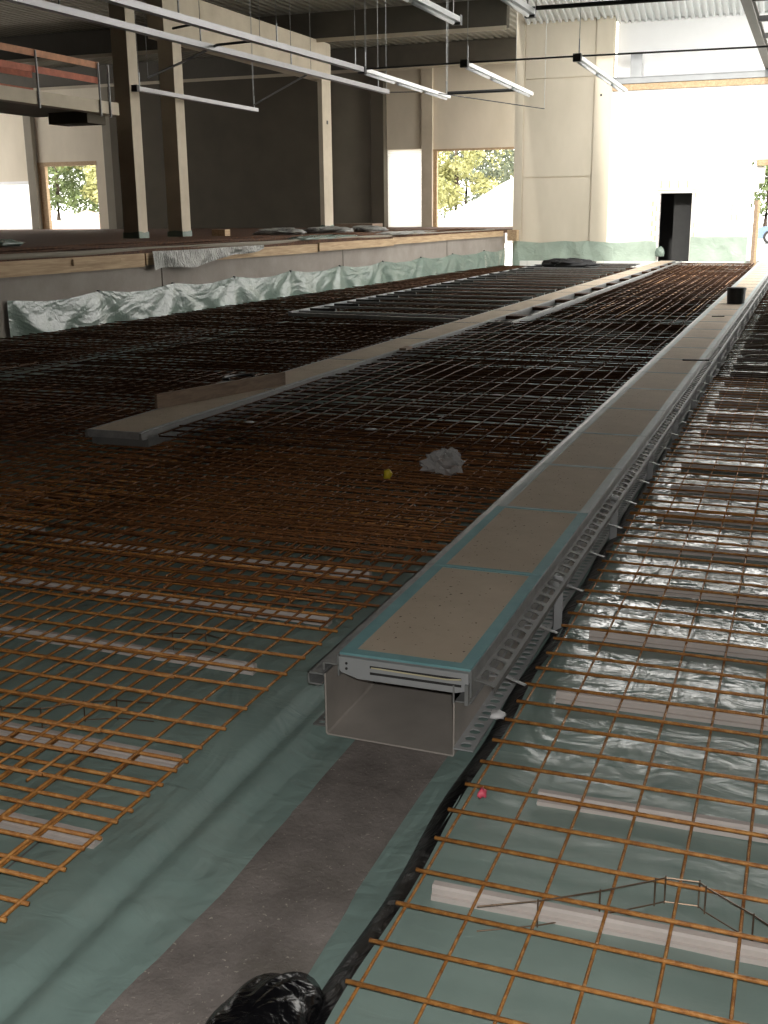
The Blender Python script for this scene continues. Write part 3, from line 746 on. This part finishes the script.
tag(MB().bar((-4.86, 7.66, .058), (-4.43, 9.15, .058), .032, .115).build('plank', M['plank']), 'brown plank standing on edge across the second duct', 'plank')
tag(MB().tube([(-4.78+.12*math.cos(a_)+.012*a_, 8.75+.24*math.sin(a_), .02+.010*a_) for a_ in np.linspace(0, 11, 50)], .014, 6).build('cable_coil', M['blackdull'], smooth=True), 'dark coiled cable behind the brown plank', 'cable')
tag(MB().box(-4.30, -4.22, 11.9, 12.12, .002, .03).build('wood_scrap', M['plank']), 'small brown block on the second duct beyond the plank', 'scrap')

# =================================================================== FORMWORK ON THE RETAINING WALL
def board(y0, y1, z0, z1, off, t, label, m='timber', name='formwork_board'):
    mb = wallprism(y0, y1, z0, z1, t, off)
    return tag(mb.build(name, M[m]), label, 'board')
board(11.0, 16.6, .68, .90, .045, .045, 'formwork board at the near end of the wall top under the dark window hole')
board(14.7, 15.9, .78, .875, .075, .03, 'short overlapping offcut nailed on the nearest formwork board')
board(16.65, 20.7, .70, .90, .045, .045, 'formwork board half hidden by the draped grey film')
board(20.7, 23.1, .70, .88, .045, .045, 'formwork board between draped film and the overlapping long board')
board(23.1, 27.3, .72, .90, .085, .04, 'long overlapping formwork board in the middle of the wall')
board(27.3, 30.6, .75, .92, .06, .04, 'orange formwork board past the middle of the wall')
board(30.6, 36.6, .76, .93, .06, .04, 'last formwork board running to the pale building')
tag(MB().box(-9.42, -9.1, 36.55, 36.85, .62, .96).build('timber_block', M['timber']), 'square timber block where the wall meets the pale building', 'block')
mb = MB(); pts = [(WX(y_)-.06+.01*math.sin(y_), y_, .955+.004*math.sin(y_*2)) for y_ in np.arange(4, 37, 1.0)]
tag(mb.tube(pts, .045, 8).build('edge_pipe', M['midwall'], smooth=True), 'long pale edge pipe lying along the top of the wall', 'pipe')
for j, (xo, zz_) in enumerate(((.35, 1.0), (.7, 1.02), (1.2, 1.0), (1.8, 1.01))):
    mb = MB().tube([(WX(y_)-xo+.03*math.sin(y_*.7+j), y_, zz_+.012*math.sin(y_*1.3+j)) for y_ in np.arange(6, 36.5, 1.2)], .02, 5)
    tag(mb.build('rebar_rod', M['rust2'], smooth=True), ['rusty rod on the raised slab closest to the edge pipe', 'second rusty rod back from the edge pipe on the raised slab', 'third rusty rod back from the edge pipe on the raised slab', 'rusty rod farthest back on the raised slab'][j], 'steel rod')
tag(MB().box(-14.2, -12.9, 33.3, 34.2, .97, 1.22).build('timber_stack', M['plank']), 'dark low timber stack before the right hand hall opening', 'stack')
tag(MB().box(-15.4, -15.0, 27.6, 27.9, .97, 1.14).build('timber_block', M['timber']), 'small pale block beside the wrapped column foot', 'block')
def crumple(name, label, cx, cy, cz, rx, ry, rz, m, seed, cat='plastic film', n=16, fuzz=.3, flat=False):
    r = np.random.RandomState(seed); mb = MB(); vs = []; fs = []
    nu, nv = n*2, n
    for j in range(nv+1):
        th_ = math.pi*j/nv
        for i in range(nu):
            ph = 2*math.pi*i/nu
            k_ = 1 + fuzz*(r.rand()-.5) + .2*math.sin(3*ph+seed)*math.sin(th_) + .14*math.sin(7*ph+2*th_+seed)
            z = math.cos(th_)*rz*k_
            vs.append((cx+rx*k_*math.sin(th_)*math.cos(ph), cy+ry*k_*math.sin(th_)*math.sin(ph), max(cz, cz+rz*.35+z*.75)))
    for j in range(nv):
        for i in range(nu): fs.append((j*nu+i, (j+1)*nu+i, (j+1)*nu+(i+1) % nu, j*nu+(i+1) % nu))
    mb.add(vs, fs)
    return tag(mb.build(name, m, smooth=not flat), label, cat)
for k, (x, y_, s_) in enumerate(((-14.2, 29.5, .5), (-13.6, 31.5, .6), (-13.0, 33.2, .45), (-15.0, 36.2, .4))):
    crumple('crumpled_film', ['crumpled pale film right of the second column foot', 'larger crumpled pale film in front of the dark back wall', 'crumpled pale film farther along before the dark back wall', 'crumpled film at the foot of the slim distant column'][k], x, y_, .97, s_*1.3, s_, .16, M['film'], 3+k)
crumple('crumpled_film', 'dark green crumpled foil at the slab edge before the left window hole', -15.5, 18.0, .97, 1.0, .8, .16, M['tarp'], 21)
crumple('crumpled_film', 'grey crumpled film over the wall top near the right hall opening', -10.5, 29.5, .97, .5, 2.2, .07, M['film'], 22)
crumple('crumpled_film', 'dark crumpled film on the wall top above the middle boards', -10.6, 24.0, .97, .35, 1.6, .07, M['tarp'], 23)

# draped film and tarpaulins
def hanging(name, label, y0, y1, ztop, zbot, m, nails, seed=1, wall=True, amp=.05, x0=0, x1=0, ragged=0.0, dip=.05):
    r = np.random.RandomState(seed)
    L_ = (y1-y0) if wall else (x1-x0); nu = int(L_/.05); nv = 16
    ph = r.rand(20)*6.28
    def fn(u, v):
        s_ = u*L_; near = min(abs(s_-q) for q in nails)
        sag = dip*min(1, near/.8)
        top = ztop - sag; z = top + (zbot-top)*v
        nz = 0
        for k_, q in enumerate(nails):
            d = (s_-q); a_ = d/(.12+1.1*v)                      # folds fan out of each nail
            nz += math.exp(-a_*a_*1.2)*(math.cos(a_*5.5+ph[k_ % 20]*.3))*.75*(.25+v)
        nz += .35*math.sin(s_*2.3+ph[1]+v*2) + .25*math.sin(s_*5.1+ph[2]-v*3) + .18*math.sin(s_*11+ph[3]+v*6)*v
        o_ = .035 + amp*(nz+.9)*(.35+.65*v)
        z += ragged*math.sin(s_*3+ph[4])*v
        if wall: y_ = y0+s_; return (WX(y_)+max(.01, o_), y_, z)
        return (x0+s_, YB-max(.012, o_), z)
    o = MB().grid(fn, nu, nv).build(name, m, smooth=True)
    tag(o, label, 'tarpaulin'); return o
nl = [2.1, 4.2, 6.3, 8.6, 11.0, 13.5, 16.1, 18.6, 21.5, 23.6]
tp = hanging('tarpaulin', 'wrinkled silvery green tarpaulin hung along the foot of the retaining wall', 13.2, 36.8, .36, -.33, M['tarp'], [0.0]+nl, 4, amp=.055, dip=.07)
for q in nl: pass
sm = MB()
for q in nl: sm.box(WX(13.2+q)+.02, WX(13.2+q)+.06, 13.18+q, 13.22+q, .33, .37)
sm.build('nail', M['darksteel'], tp)
hanging('grey_film', 'grey plastic film draped over the formwork boards of the wall', 16.75, 20.6, .93, .58, M['film'], [.1, 2.4, 3.5], 6, amp=.05, dip=.01, ragged=.05)
o = bpy.data.objects['grey_film']
me = o.data
for v_ in me.vertices:                                   # its lower edge rises towards the far end
    f_ = (v_.co.y-16.75)/3.85
    v_.co.z = .93 - (.93-v_.co.z)*(1-.8*f_**1.2)
    v_.co.x += .05
hanging('tarpaulin', 'green tarpaulin along the foot of the pale panels left of the doorway', 0, 0, .60, -.33, M['tarp_pale'], [.1, 1.7, 2.4, 4.3], 9, wall=False, x0=-9.3, x1=-4.66, amp=.05, dip=.06)
hanging('tarpaulin', 'green tarpaulin at the wall foot right of the doorway', 0, 0, .72, -.33, M['tarp_pale'], [.05, .8, 1.35], 12, wall=False, x0=-3.62, x1=-1.9, amp=.035, dip=.03)
crumple('tarpaulin_corner', 'loose corner of tarpaulin folding into the doorway', -4.52, 36.85, .12, .13, .12, .25, M['tarp'], 31, cat='tarpaulin')
tag(MB().box(-9.0, -1.95, 36.62, 36.8, -.33, -.03).build('concrete_kerb', M['blocks']), 'pale kerb along the foot of the far building', 'kerb')

# =================================================================== SMALL THINGS
crumple('plastic_bag', 'crumpled clear plastic bag lying on the steel mats left of the duct', -2.12, 6.72, -.12, .13, .11, .12, M['clear'], 42, cat='bag', n=12, fuzz=.45, flat=True)
tag(MB().tube([(-2.43,6.47,-.135),(-2.42,6.475,-.09),(-2.41,6.48,-.08)], [.022,.03,.012], 10).build('plastic_marker', M['yellow'], smooth=True), 'small yellow plastic marker on the steel mats near the clear bag', 'marker')
for k, (x, y_, s_) in enumerate(((-3.1, 7.9, .03), (-2.75, 8.6, .025), (-3.4, 7.4, .02), (-2.3, 8.2, .03), (-3.9, 7.6, .03), (-4.15, 7.9, .025), (-3.6, 8.6, .02), (-1.9, 7.7, .025), (-2.6, 9.8, .03), (-2.1, 9.6, .03), (-2.9, 10.6, .03), (-3.3, 11.6, .03), (-3.7, 12.8, .03))):
    crumple('film_scrap', 'tiny white scrap of film caught in the dark steel mats', x, y_, -.118, s_*1.6, s_, s_*.5, M['white'], 50+k, cat='scrap', n=4).__setitem__('group', 'film scraps in the mats')
crumple('paper_scrap', 'torn white scrap hanging on the perforated strip near the duct end', -.935, 3.62, -.275, .03, .03, .02, M['white'], 70, cat='scrap', n=6)
crumple('tape_scrap', 'scrap of pink tape on the edge of the nearest right steel mat', -.815, 2.98, -.235, .014, .02, .022, M['pink'], 71, cat='scrap', n=6)
crumple('black_film_heap', 'heap of black film lying on the steel mats before the pale building', -6.5, 32.6, -.05, .75, .35, .22, M['blackdull'], 75, cat='film')
# black bin bag in the foreground: a bulging mound with gathers
r_ = np.random.RandomState(5)
mb = MB(); nu, nv = 56, 26
for j in range(nv+1):
    th_ = math.pi/2*j/nv
    for i in range(nu):
        ph = 2*math.pi*i/nu
        k_ = 1 + .04*math.sin(5*ph+2*th_) + .012*math.sin(11*ph+5*th_) + .05*math.sin(3*ph)
        fold = .009*math.sin(9*ph+7*th_)*math.sin(th_)
        x = .118*k_*math.sin(th_)**.7*math.cos(ph); y_ = .27*k_*math.sin(th_)**.7*math.sin(ph)
        mb.v.append((-1.035 + x + .02*math.sin(6*y_), 1.83 + y_, ZT + .002 + (.125+fold)*math.cos(th_)**.8 if j < nv else ZT+.002))
mb.f = [(j*nu+i, (j+1)*nu+i, (j+1)*nu+(i+1) % nu, j*nu+(i+1) % nu) for j in range(nv) for i in range(nu)]
bag = mb.build('bin_bag', M['binbag'], smooth=True)
tag(bag, 'shiny black bin bag lying in the trench at the mat edge', 'bag')
tag(MB().grid(lambda u, v: (-1.22+.12*u*(v), 1.60+.19*v+.03*u, ZT+.012+.02*math.sin(3*u)*v), 6, 8).build('foil_offcut', M['tarp'], smooth=True, solid=.002), 'pointed offcut of pale foil beside the black bin bag', 'foil')

# =================================================================== OUTSIDE
def tree(label, x, y, zb, h, w, mat_, seed, conifer=False, n=2600, ls=.12):
    r = np.random.RandomState(seed)
    t = thing('tree', label, 'tree', (x, y, zb))
    MB().tube([(x, y, zb), (x+.1, y, zb+h*.4), (x, y, zb+h*.9)], [.22, .15, .04], 8).build('trunk', M['bark'], t, smooth=True)
    mb = MB()
    blobs = [(r.randn()*w*.28, r.randn()*w*.28, h*(.25+.7*r.rand())) for _ in range(26)]
    for _ in range(int(n*2.2)):
        if conifer:
            f_ = r.rand()**.8; rad = w*.5*(1-f_)*(.35+.65*r.rand()**.5)*(1+.25*math.sin(f_*45)); a_ = r.rand()*6.28
            p = (rad*math.cos(a_), rad*math.sin(a_), h*(.08+.92*f_)-rad*.25)
        else:
            b = blobs[r.randint(26)]; d = r.randn(3); d /= np.linalg.norm(d); q = w*.21*(.6+.4*r.rand())
            p = (b[0]+d[0]*q, b[1]+d[1]*q, b[2]+d[2]*q*.8)
        u = r.randn(3); u /= np.linalg.norm(u); v = np.cross(u, r.randn(3)); v /= np.linalg.norm(v); s_ = ls*(.6+.8*r.rand())
        P = np.array(p)+np.array([x, y, zb])
        mb.add([P-u*s_, P+v*s_*.6, P+u*s_, P-v*s_*.6], [(0,1,2,3)])
    mb.build('crown', M[mat_], t)
tree('grey green conifer seen at the left edge of the right hall opening', -19.6, 66, .8, 9.5, 5.0, 'leaf_grey', 1, True)
tree('broad green tree in the middle of the right hall opening', -16.2, 68, .8, 10.5, 6.5, 'leaf_grey', 2, False, 3600)
tree('yellow green tree low behind the sand heap', -18.4, 60, .8, 4.6, 3.2, 'leaf_yellow', 3, False, 1500)
tree('green tree behind the sand heap at the building edge', -13.3, 66, .8, 8.5, 5.0, 'leaf_green', 4)
tree('distant bushy tree between the conifer and the broad tree', -19.0, 76, .8, 5.5, 5.0, 'leaf_yellow', 14, False, 1500)
tree('dark green tree filling the left side of the left window hole', -46.5, 63, .8, 6.2, 5.5, 'leaf_green', 5, False, 3000)
tree('yellow green tree filling the right side of the left window hole', -42.6, 62, .8, 6.0, 4.2, 'leaf_yellow', 6, False, 3000)
tree('tall grey tree behind the two trees in the left window hole', -50.0, 72, .8, 9.5, 7, 'leaf_grey', 7, False, 3000)
tree('green tree above the parked car beside the block wall', -2.8, 72, -.1, 7, 4.5, 'leaf_green', 8, False, 2500)
mb = MB()
def heap(name, label, cx, cy, zb, rx, ry, h, m, seed):
    r = np.random.RandomState(seed); ph = r.rand(6)*6.28
    def fn(u, v):
        a_ = u*2*math.pi; q = v
        k_ = 1+.12*math.sin(3*a_+ph[0])+.07*math.sin(7*a_+ph[1])
        return (cx+rx*k_*(1-q)*math.cos(a_), cy+ry*k_*(1-q)*math.sin(a_), zb+h*(q**.9)+.05*math.sin(13*a_+9*q)*(1-q)*q*4)
    return tag(MB().grid(fn, 48, 14).build(name, m, smooth=True), label, 'heap')
heap('sand_heap', 'tall white sand heap outside the right hall opening', -12.6, 50.6, .78, 3.6, 3.0, 2.35, M['sand'], 3)
heap('rubble_heap', 'low pinkish rubble heap outside the left window hole', -35.5, 50.5, .78, 2.5, 1.5, 1.1, M['rubble'], 4)
tag(MB().box(-41.5, -36.5, 51, 53.0, .78, 1.35).build('concrete_slab_stack', M['sand']), 'pale slab stack outside the left window hole', 'stack')
tag(MB().box(-40, -37.8, 49, 50.0, .801, .95).build('grass_patch', M['grass']), 'bright green patch of grass outside the left window hole', 'grass')['kind'] = 'stuff'
# parked car
t = thing('parked_car', 'silver blue car parked outside beside the block wall', 'car', (-.6, 60, -.1))
body = [(-2.65,.25),(-2.68,.55),(-2.55,.78),(-1.75,.92),(-1.15,1.38),(.35,1.42),(1.05,.98),(1.5,.9),(1.55,.3)]
MB().prism([(x, z-.1) for x, z in body], 59.2, 60.8).build('body', M['car'], t)
MB().prism([(x, z-.1) for x, z in [(-1.62,.94),(-1.1,1.33),(-.45,1.35),(-.45,.94)]], 59.19, 59.3).build('side_window', M['carglass'], t)
for x in (-2.0, .9):
    w_ = MB(); w_.tube([(x, 59.15, .22), (x, 59.4, .22)], .33, 20)
    w2 = w_.build('wheel', M['rubber'], t, smooth=False)
    MB().tube([(x, 59.12, .22), (x, 59.16, .22)], .21, 14).build('hub_cap', M['alu'], w2)

# =================================================================== LIGHT, WORLD, CAMERA
wd = bpy.data.worlds.new('World'); sc.world = wd; wd.use_nodes = True
bg = wd.node_tree.nodes['Background']; bg.inputs[0].default_value = (1.0, .975, .93, 1); bg.inputs[1].default_value = 5.6
su = bpy.data.lights.new('sun', 'SUN'); su.energy = 4.0; su.angle = .05; su.color = (1, .96, .88)
so = bpy.data.objects.new('sun', su); C.objects.link(so); so.rotation_euler = (math.radians(54), 0, math.radians(-4))
fl = bpy.data.lights.new('camera_flash', 'POINT'); fl.energy = 265; fl.shadow_soft_size = .02; fl.color = (1, .97, .93)
fo = bpy.data.objects.new('camera_flash', fl); C.objects.link(fo); fo.location = (.03, 0, 1.58)

cam = bpy.data.cameras.new('camera'); co = bpy.data.objects.new('camera', cam); C.objects.link(co)
f, pitch, yaw, roll = 1109.1, .2623, .3621, -.0103
cam.sensor_fit = 'VERTICAL'; cam.sensor_height = 24; cam.lens = 24*f/1024
cam.clip_start = .05; cam.clip_end = 500
from mathutils import Matrix
Rw = Matrix.Rotation(yaw, 3, 'Z') @ Matrix.Rotation(math.pi/2 - pitch, 3, 'X') @ Matrix.Rotation(roll, 3, 'Z')
co.matrix_world = Matrix.Translation((0, 0, 1.5)) @ Rw.to_4x4()
sc.camera = co
sc.view_settings.view_transform = 'Standard'; sc.view_settings.look = 'None'
sc.view_settings.gamma = 1; sc.view_settings.exposure = 0
sc.view_settings.use_curve_mapping = False
for o in bpy.data.objects:
    if '_o' in o: del o['_o']
